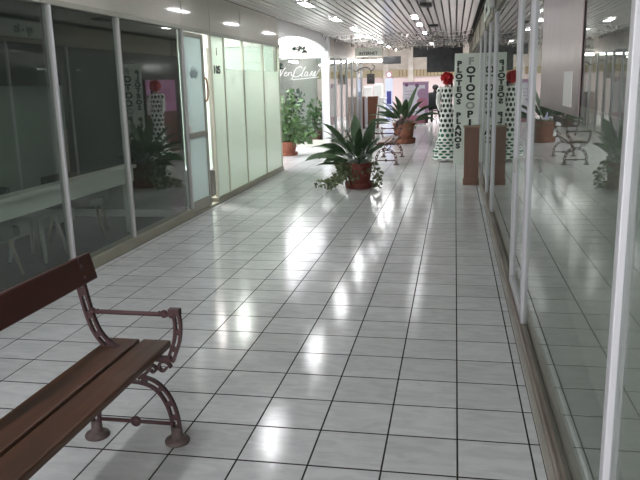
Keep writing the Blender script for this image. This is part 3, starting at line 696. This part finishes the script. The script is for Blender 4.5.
o = MB(); rn2 = random.Random(4); foliage(o, (0, -.1, .50), (.17, .12, .12), 60, .11, rn2); o.build('silver_leaves', 'leaf_silver', p1)
pl2 = [(180, 35, .85, .12, 60), (195, 22, .85, .12, 55), (165, 50, .85, .13, 50), (0, 35, .82, .12, 55), (15, 50, .82, .12, 55), (340, 28, .75, .11, 55), (20, 78, .95, .12, 18), (120, 70, .8, .13, 40),
       (60, 72, .85, .13, 35), (280, 68, .75, .13, 40), (240, 45, .75, .12, 55), (300, 45, .75, .12, 60), (210, 60, .8, .13, 45), (150, 25, .75, .11, 60), (320, 60, .8, .12, 45), (185, 12, .8, .1, 40)]
aspidistra('dark aspidistra in a terracotta pot behind the iron bench', -1.33, 16.0, pl2, 9, r=.29, h=.5, rim_ivy=True, sc=1.15, potm='brown_pot')

def bush(name, label, x, y, r, h, parts, stems, seed, m, potm='terracotta2'):
    t = thing(name, label, 'plant', (x, y, 0)); pot(t, r, h, potm, True); rn = random.Random(seed)
    mb = MB()
    for c, R, n, s in parts: foliage(mb, c, R, n, s, rn)
    mb.v = [(v[0], v[1], max(v[2], .03)) for v in mb.v]
    mb.build('foliage', m, t)
    sm = MB()
    for (a, b, c) in stems: sm.tube(smooth_path([(0, 0, h*.8), (a*.5, b*.5, c*.6), (a, b, c)], 4), .009, 6)
    sm.build('stems', 'stem', t); return t
bush('potted_pothos', 'bushy pale green plant in a terracotta pot by the frosted shop corner', -3.74, 13.0, .21, .28,
     [((0, 0, .55), (.35, .3, .3), 130, .16), ((-.05, 0, .9), (.36, .3, .32), 130, .15), ((0, .05, 1.2), (.25, .25, .25), 60, .13), ((.28, -.05, .45), (.36, .22, .16), 90, .16)],
     [(-.1, .1, 1.2), (.1, 0, 1.0), (0, -.1, 1.4)], 21, 'leaf_pale')
bush('potted_shrub', 'dark leafed potted shrub behind the glass below the script lettering', -4.25, 15.8, .18, .28,
     [((0, 0, .8), (.3, .25, .4), 160, .12), ((.05, 0, 1.15), (.28, .22, .25), 90, .11)], [(0, .1, 1.0), (.1, 0, .9)], 31, 'leaf_dark')
bush('potted_croton', 'mid green potted plant behind the courtyard glass next to the white column', -3.66, 15.75, .15, .26,
     [((0, 0, .6), (.26, .22, .25), 110, .13), ((.03, 0, .95), (.22, .2, .22), 80, .12)], [(0, .05, .8), (.05, 0, .9)], 41, 'leaf_pale')
bush('potted_ficus', 'tall dark potted ficus reaching above the courtyard window', -4.55, 14.4, .2, .3,
     [((0, 0, 1.2), (.3, .3, .7), 150, .13), ((.1, 0, 2.1), (.25, .25, .3), 110, .13)], [(0, .05, 1.9), (.1, 0, 2.2)], 51, 'leaf_dark')

# ---- wooden pedestal
pd_ = thing('wooden_pedestal', 'slim brown wooden pedestal beside the right shop glass', 'pedestal', (.225, 8.36, 0))
MB().box(-.11, .11, -.06, .10, .03, .872).build('body', 'wood_box', pd_, bevel=.003)
MB().box(-.125, .125, -.075, .115, .872, .895).build('top', 'wood_box_top', pd_, bevel=.003)
MB().box(-.12, .12, -.07, .11, 0, .10).build('base', 'wood_box', pd_, bevel=.003)

# ---- lettered sign board
sb = thing('lettered_board', 'tall pale board with vertical black lettering beside the polka dot dress', 'sign', (.185, 11.2, 0))
sbb = MB().box(-.235, .225, -.012, .012, .0, 2.06).build('board', 'sign_white', sb, bevel=.002)
MB().box(-.2, .2, .012, .2, 0, .03).build('foot', 'alu', sb)
for word, z0 in (('PLOTEOS', 1.87), ('PLANOS', .92)):
    for k, ch in enumerate(word): text(ch, .128, 'letter', sbb, XZ(-.15, -.0135, z0-k*.117) @ Matrix.Scale(1.25, 4, (1, 0, 0)), bold=.008)
for k, ch in enumerate('FOTOCOPIAS'):
    text(ch, .175, 'letter_faded' if k in (0, 5) else 'letter', sbb, XZ(.065, -.0135, 1.91-k*.163) @ Matrix.Scale(1.2, 4, (1, 0, 0)), bold=.008)

# ---- dress on a mannequin
dm = thing('dress_mannequin', 'mannequin in a long white dress with dark polka dots and red flower headpiece', 'mannequin', (-.19, 11.55, 0))
def dress_mesh(prof, n, waves, dots_u, name, parent, m='dots', c=(0, 0)):
    mb = MB(); vs = []; fs = []; uvs = []
    for i, (r, z, wv) in enumerate(prof):
        for k in range(n+1):
            a = 2*math.pi*k/n; q = r*(1+wv*math.sin(waves*a+z*7)); vs.append((c[0]+q*math.cos(a), c[1]+q*.8*math.sin(a), z)); uvs.append((k/n*dots_u, z if z > .45 else .45-(.45-z)*1.7))
    W = n+1; fl = []
    for i in range(len(prof)-1):
        for k in range(n): fs.append((i*W+k, i*W+k+1, (i+1)*W+k+1, (i+1)*W+k))
    mb.add(vs, fs); me = mb.mesh(name); ul = me.uv_layers.new(name='UVMap')
    for lp in me.loops: ul.data[lp.index].uv = uvs[lp.vertex_index]
    return link(name, me, m, parent, smooth=True)
skirt = [(.262, .05, .12), (.21, .16, .07), (.185, .17, .02), (.24, .19, .13), (.195, .30, .06), (.17, .31, .02), (.205, .33, .11), (.165, .45, .05), (.148, .56, .02), (.135, .7, .01), (.132, .85, 0), (.138, .98, 0), (.115, 1.1, 0), (.098, 1.17, 0), (.108, 1.25, 0), (.125, 1.33, 0), (.125, 1.38, 0), (.095, 1.43, 0), (.055, 1.46, 0)]
dress_mesh(skirt, 56, 14, 9, 'dress', dm)
for s in (-1, 1):
    sl = MB().tube(smooth_path([(s*.11, 0, 1.40), (s*.155, -.01, 1.30), (s*.165, -.03, 1.15), (s*.13, -.10, 1.02)], 5), [.05]*6+[.042]*6+[.034]*4, 10)
    sl.build('sleeve', 'white_cloth', dm, smooth=True)
    dress_mesh([(.075, 1.36, .16), (.058, 1.43, .05), (.03, 1.45, 0)], 24, 6, 4, 'shoulder_ruffle', dm, c=(s*.12, 0))
MB().tube([(0, 0, 1.44), (0, 0, 1.55)], [.045, .04], 12).build('neck', 'skin', dm, smooth=True)
MB().ball((0, 0, 1.60), .085, 16, 12, (.85, 1, 1.2)).build('head', 'skin', dm, smooth=True)
MB().ball((.01, .02, 1.585), .095, 14, 10, (.95, 1, 1.1)).tube(smooth_path([(.07, .02, 1.56), (.09, 0, 1.48), (.085, -.01, 1.42)], 4), [.03]*4+[.02]*5, 8).build('hair', 'hair', dm, smooth=True)
fl = MB(); rn3 = random.Random(2)
for _ in range(60):
    d = Vector((rn3.gauss(0, 1), rn3.gauss(-.35, 1), rn3.gauss(.15, 1))).normalized(); p = Vector((0, -.01, 1.615))+d*.078; a = d.cross(Vector((rn3.gauss(0, 1), rn3.gauss(0, 1), rn3.gauss(0, 1)))).normalized(); b_ = d.cross(a)
    ring = [p+d*rn3.uniform(.015, .05)+(a*math.cos(t_)+b_*math.sin(t_))*.042 for t_ in [q*math.pi/4 for q in range(8)]]
    fl.add([p]+ring, [(0, 1+q, 1+(q+1) % 8) for q in range(8)])
fl.ball((0, -.01, 1.615), .085, 14, 10); fl.build('flower_headpiece', 'red', dm, smooth=True)
MB().lathe([(.14, 0), (.14, .012), (.02, .02), (.018, .06)], 24).build('stand', 'white_gloss', dm)

# ---- pink poster beyond the dress (seen in the left glass)
pb = thing('pink_poster', 'wide pink and brown poster board on the right wall past the dress', 'poster', (XR-.06, 13.1, 0))
MB().box(-.012, .012, -.85, .85, .05, 1.75).build('board', 'brownred', pb)
MB().box(-.016, -.012, -.85, .85, 1.02, 1.75).build('pink_print', 'pink', pb)
text('ARRA', .42, 'pinkdark', pb, Matrix.Translation((-.018, .05, 1.38)) @ Matrix.Rotation(-math.pi/2, 4, 'Z') @ Matrix.Rotation(math.pi/2, 4, 'X'), 'lettering', bold=.006)
rn4 = random.Random(12); sw = MB()
for q in range(14):
    y = rn4.uniform(-.5, .1); z = 1.0-q*.06; s_ = rn4.uniform(.03, .08)
    sw.prism([(y-s_, z-.02), (y, z-.04), (y+s_, z+.02), (y, z+.05)], -.0165, -.012, 'x')
sw.build('pale_print', 'paper', pb)
MB().box(-.03, .03, -.8, .8, 0, .05).build('base', 'alu', pb)

# ---- INTERNET hanging sign
isg = thing('internet_sign', 'white hanging sign lettered INTERNET over the farther left shopfront', 'sign', (-2.72, 20, 2.37))
MB().box(-.42, .42, -.03, .03, 0, .27).build('board', 'sign_white', isg, bevel=.004)
text('INTERNET', .125, 'letter', isg, XZ(0, -.032, .09), 'lettering', bold=.003)
MB().box(-.42, .42, -.04, .04, -.17, -.10).build('lit_strip', 'lamp_far', isg)
for x in (-.38, .38): MB().box(x-.008, x+.008, -.01, .01, -.10, 0).build('bracket', 'alu', isg)
for x in (-.38, .38): MB().tube([(x, 0, .27), (x, 0, .37)], .006).build('hanger', 'alu', isg)

# ---- loudspeaker on a curved bracket
sp_ = thing('loudspeaker', 'black loudspeaker on a curved bracket below the white hanging sign', 'speaker', (-2.72, 20.6, 1.53))
spc = MB().box(-.115, .115, -.1, .1, 0, .32).build('cabinet', 'black', sp_, bevel=.01)
MB().lathe([(.075, 0), (.07, .012), (.03, -.002), (0, .006)], 18).xf(Matrix.Translation((0, -.1, .12)) @ Matrix.Rotation(math.pi/2, 4, 'X')).build('cone', 'dark_box', spc, smooth=True)
MB().tube(smooth_path([(0, 0, .31), (0, 0, .42), (-.12, 0, .52), (-.3, 0, .50), (-.46, 0, .40)], 5), .018, 8).build('bracket', 'black', sp_, smooth=True)
MB().tube(smooth_path([(0, 0, .40), (.10, 0, .48), (.12, 0, .56), (.04, 0, .60)], 5), .014, 8).build('cable', 'black', sp_, smooth=True)

# ---- brown wooden counter, white counter, pole
wc = thing('wooden_counter', 'brown two leaf wooden counter at the corridor end', 'counter', (-3.02, 22.4, 0))
for x0, x1 in ((-.38, -.12), (.0, .36)): MB().box(x0, x1, -.2, .2, .03, 1.1).build('leaf', 'wood_far', wc, bevel=.006)
MB().box(-.36, .34, -.18, .18, 0, .03).build('base', 'dark_box', wc); MB().box(-.12, .0, -.16, .16, .03, 1.05).build('infill', 'lilac', wc)
pole = tag(MB().tube([(-2.65, 21.2, 0), (-2.54, 21.5, 1.22)], .022, 8).build('leaning_pole', 'white_gloss', smooth=True), 'thin white pole leaning beside the wooden counter', 'pole')
wk = thing('white_counter', 'white counter stacked with white bags beside the pale blue banner', 'counter', (-3.25, 25.2, 0))
MB().box(-.7, .55, -.3, .3, .05, .95).build('body', 'white_gloss', wk, bevel=.01); MB().box(-.66, .51, -.26, .26, 0, .05).build('base', 'lilac', wk); MB().box(-.74, .59, -.34, .34, .95, 1.0).build('top', 'white_gloss', wk, bevel=.006)
rn5 = random.Random(8)
for k, x in enumerate((-3.75, -3.35, -2.95)):
    bg = MB().box(-.17, .17, -.12, .12, 0, .36+.08*k).build('white_bag', 'white_cloth', None, (x, 25.2, 1.0), bevel=.05)
    tag(bg, ('shortest', 'medium', 'tallest')[k]+' white bag standing on the white counter', 'bag', 'bags on the white counter')
bbn = thing('blue_banner', 'narrow pale blue upright banner with navy field and red emblem', 'banner', (-2.62, 26, 0))
MB().box(-.14, .14, -.02, .02, .06, 1.72).build('panel', 'blue_pale', bbn); MB().box(-.2, .2, -.12, .12, 0, .06).build('base', 'alu', bbn)
MB().box(-.09, .09, -.024, -.02, .72, 1.22).build('navy_field', 'navy', bbn)
MB().lathe([(.13, 0), (.13, .03), (.09, .03), (.09, .0)], 20).xf(Matrix.Translation((0, 0, 1.86)) @ Matrix.Rotation(math.pi/2, 4, 'X')).build('emblem', 'rose', bbn)
MB().lathe([(.09, 0), (.09, .02)], 20).xf(Matrix.Translation((0, 0, 1.86)) @ Matrix.Rotation(math.pi/2, 4, 'X')).build('emblem_field', 'paper', bbn)
pbn = thing('purple_banner', 'upright lilac banner with purple edge and rose roundels', 'banner', (-1.46, 24, 0))
pbp = MB().box(-.47, .47, -.015, .015, .05, 1.56).build('panel', 'lilac', pbn); MB().box(-.4, .4, -.15, .15, 0, .05).build('base', 'alu', pbn)
MB().box(-.47, .47, -.02, -.015, 1.44, 1.56).build('top_stripe', 'purple', pbp); MB().box(.34, .47, -.02, -.015, .05, 1.44).build('side_stripe', 'purple', pbp); MB().box(-.47, .47, -.02, -.015, .05, .35).build('bottom_stripe', 'rose', pbp)
for (x, z, r, m) in ((.25, 1.13, .19, 'purple'), (.24, .80, .2, 'rose'), (.05, 1.42, .07, 'plum'), (-.33, 1.45, .06, 'plum')):
    MB().lathe([(r, 0), (r, .006), (0, .007)], 22).xf(Matrix.Translation((x, -.02, z)) @ Matrix.Rotation(math.pi/2, 4, 'X')).build('roundel', m, pbp)
for k in range(3): MB().box(-.40, -.02, -.019, -.015, 1.22-k*.12, 1.235-k*.12).build('text_line', 'purple', pbp)

# ---- person far off, seated on a stool
ps = thing('person', 'person in dark clothes leaning on a high stool at the corridor end', 'person', (-.84, 24.75, 0), math.pi)
def skin_body(name, verts, edges, m, parent, root=0):
    me = bpy.data.meshes.new(name); me.from_pydata([v[:3] for v in verts], edges, []); o = link(name, me, m, parent)
    sk = o.modifiers.new('skin', 'SKIN'); sk.use_smooth_shade = True
    for i, v in enumerate(verts):
        r = v[3]; me.skin_vertices[0].data[i].radius = (r, r) if not isinstance(r, tuple) else r
        me.skin_vertices[0].data[i].use_root = (i == root)
    s = o.modifiers.new('sub', 'SUBSURF'); s.levels = 1; s.render_levels = 2; return o
ps.scale = (1.25, 1, 1)
BV = [(0, 0, .62, .17), (0, -.02, .85, .18), (-.03, -.04, 1.05, .18), (-.05, -.05, 1.15, .07), (-.06, -.06, 1.24, .05),
      (-.21, -.05, 1.08, .085), (-.28, -.09, .88, .07), (-.30, -.22, .72, .038), (-.30, -.27, .70, .025),
      (.16, -.05, 1.08, .085), (.24, -.08, .88, .07), (.14, -.25, .72, .038), (.10, -.29, .70, .025),
      (-.10, -.05, .60, .09), (-.16, -.40, .58, .075), (-.20, -.42, .30, .055), (-.22, -.42, .07, .04), (-.24, -.55, .04, .035),
      (.10, -.05, .60, .09), (.08, -.42, .58, .075), (.06, -.44, .30, .055), (.05, -.44, .07, .04), (.05, -.57, .04, .035)]
BE = [(0, 1), (1, 2), (2, 3), (3, 4), (2, 5), (5, 6), (6, 7), (7, 8), (2, 9), (9, 10), (10, 11), (11, 12), (0, 13), (13, 14), (14, 15), (15, 16), (16, 17), (0, 18), (18, 19), (19, 20), (20, 21), (21, 22)]
skin_body('body', BV, BE, 'black_cloth', ps)
MB().ball((-.06, -.08, 1.32), .095, 16, 12, (.82, .95, 1.15)).ball((-.06, -.175, 1.31), .016, 8, 6, (.8, 1, 1.3)).build('head', 'skin', ps, smooth=True)
MB().ball((-.06, -.055, 1.345), .105, 16, 12, (.9, .95, 1.05)).build('hair', 'hair', ps, smooth=True)
for sx in (-.30, .10):
    hd = MB().ball((sx, -.29, .695), .035, 10, 8, (1, 1.1, .6))
    for q in range(4): hd.tube([(sx-.024+q*.016, -.31, .695), (sx-.024+q*.016, -.35, .69), (sx-.024+q*.016, -.37, .675)], [.009, .008, .006], 6)
    hd.tube([(sx+.03, -.28, .695), (sx+.05, -.32, .69)], [.01, .007], 6)
    hd.build('hand', 'skin', ps, smooth=True)
sl_ = thing('high_stool', 'dark high stool under the person in dark clothes', 'stool', (-.84, 24.72, 0))
MB().lathe([(.17, .46), (.18, .47), (.18, .49), (.17, .5)], 20).build('seat', 'dark_box', sl_)
for q in range(4):
    a = q*math.pi/2+.78; MB().tube([(math.cos(a)*.12, math.sin(a)*.12, .46), (math.cos(a)*.19, math.sin(a)*.19, 0)], .013, 8).build('leg', 'alu', sl_)
# ---- hanging sprigs in the courtyard opening
hs = thing('hanging_sprig', 'pair of dark leafy sprigs hanging under the arched white fascia', 'plant', (XL-.03, 12.2, 2.27))
for k, (y, z) in enumerate(((-.25, .02), (.3, .0))):
    mb = MB(); foliage(mb, (0, y, z), (.06, .12, .035), 30, .07, random.Random(60+k)); mb.build('leaves', 'leaf_dark', hs)
    MB().tube([(0, y, z), (0, y, .30)], .003, 5).build('string', 'stem', hs)
# ---- small dark sign past the INTERNET sign
ds = thing('dark_sign', 'small dark hanging sign past the white INTERNET sign', 'sign', (-2.1, 21.4, 2.16))
MB().box(-.29, .29, -.02, .02, 0, .24).build('board', 'board', ds, bevel=.003)
for x in (-.25, .25): MB().tube([(x, 0, .24), (x, 0, .57)], .005, 6).build('hanger', 'alu', ds)
# ---- foil garlands strung below the far ceiling
grn = random.Random(77)
for k, (y, wh) in enumerate(((14.2, 'before the far potted plant'), (15.6, 'beside the slim white column'), (16.9, 'over the far potted plant'), (18.0, 'over the first farther shop'), (19.1, 'just before the white INTERNET sign'), (20.5, 'just past the white INTERNET sign'), (21.6, 'right before the black board'))):
    t = thing('foil_garland', 'silvery foil garland strung under the ceiling '+wh, 'garland', (0, y, ZC-.02), group='foil garlands under the ceiling')
    pts = []; fl_ = MB()
    for q in range(41):
        u = q/40; x = -3.15+u*3.5; z = -.02-.05*abs(math.sin(u*math.pi*4)); pts.append((x, 0, z))
        for _ in range(1):
            fx = x+grn.uniform(-.04, .04); L_ = grn.uniform(.03, .085); w_ = grn.uniform(.012, .025); a = grn.uniform(0, 3.14); c, sn = math.cos(a)*w_, math.sin(a)*w_; tx, ty = grn.gauss(0, .02), grn.gauss(0, .02)
            fl_.add([(fx-c, -sn, z), (fx+c, sn, z), (fx+c+tx, sn+ty, z-L_), (fx-c+tx, -sn+ty, z-L_)], [(0, 1, 2, 3)])
    MB().tube(pts, .004, 5).build('string', 'alu', t); f_ = fl_.build('foil_strips', 'foil', t); f_['kind'] = 'stuff'
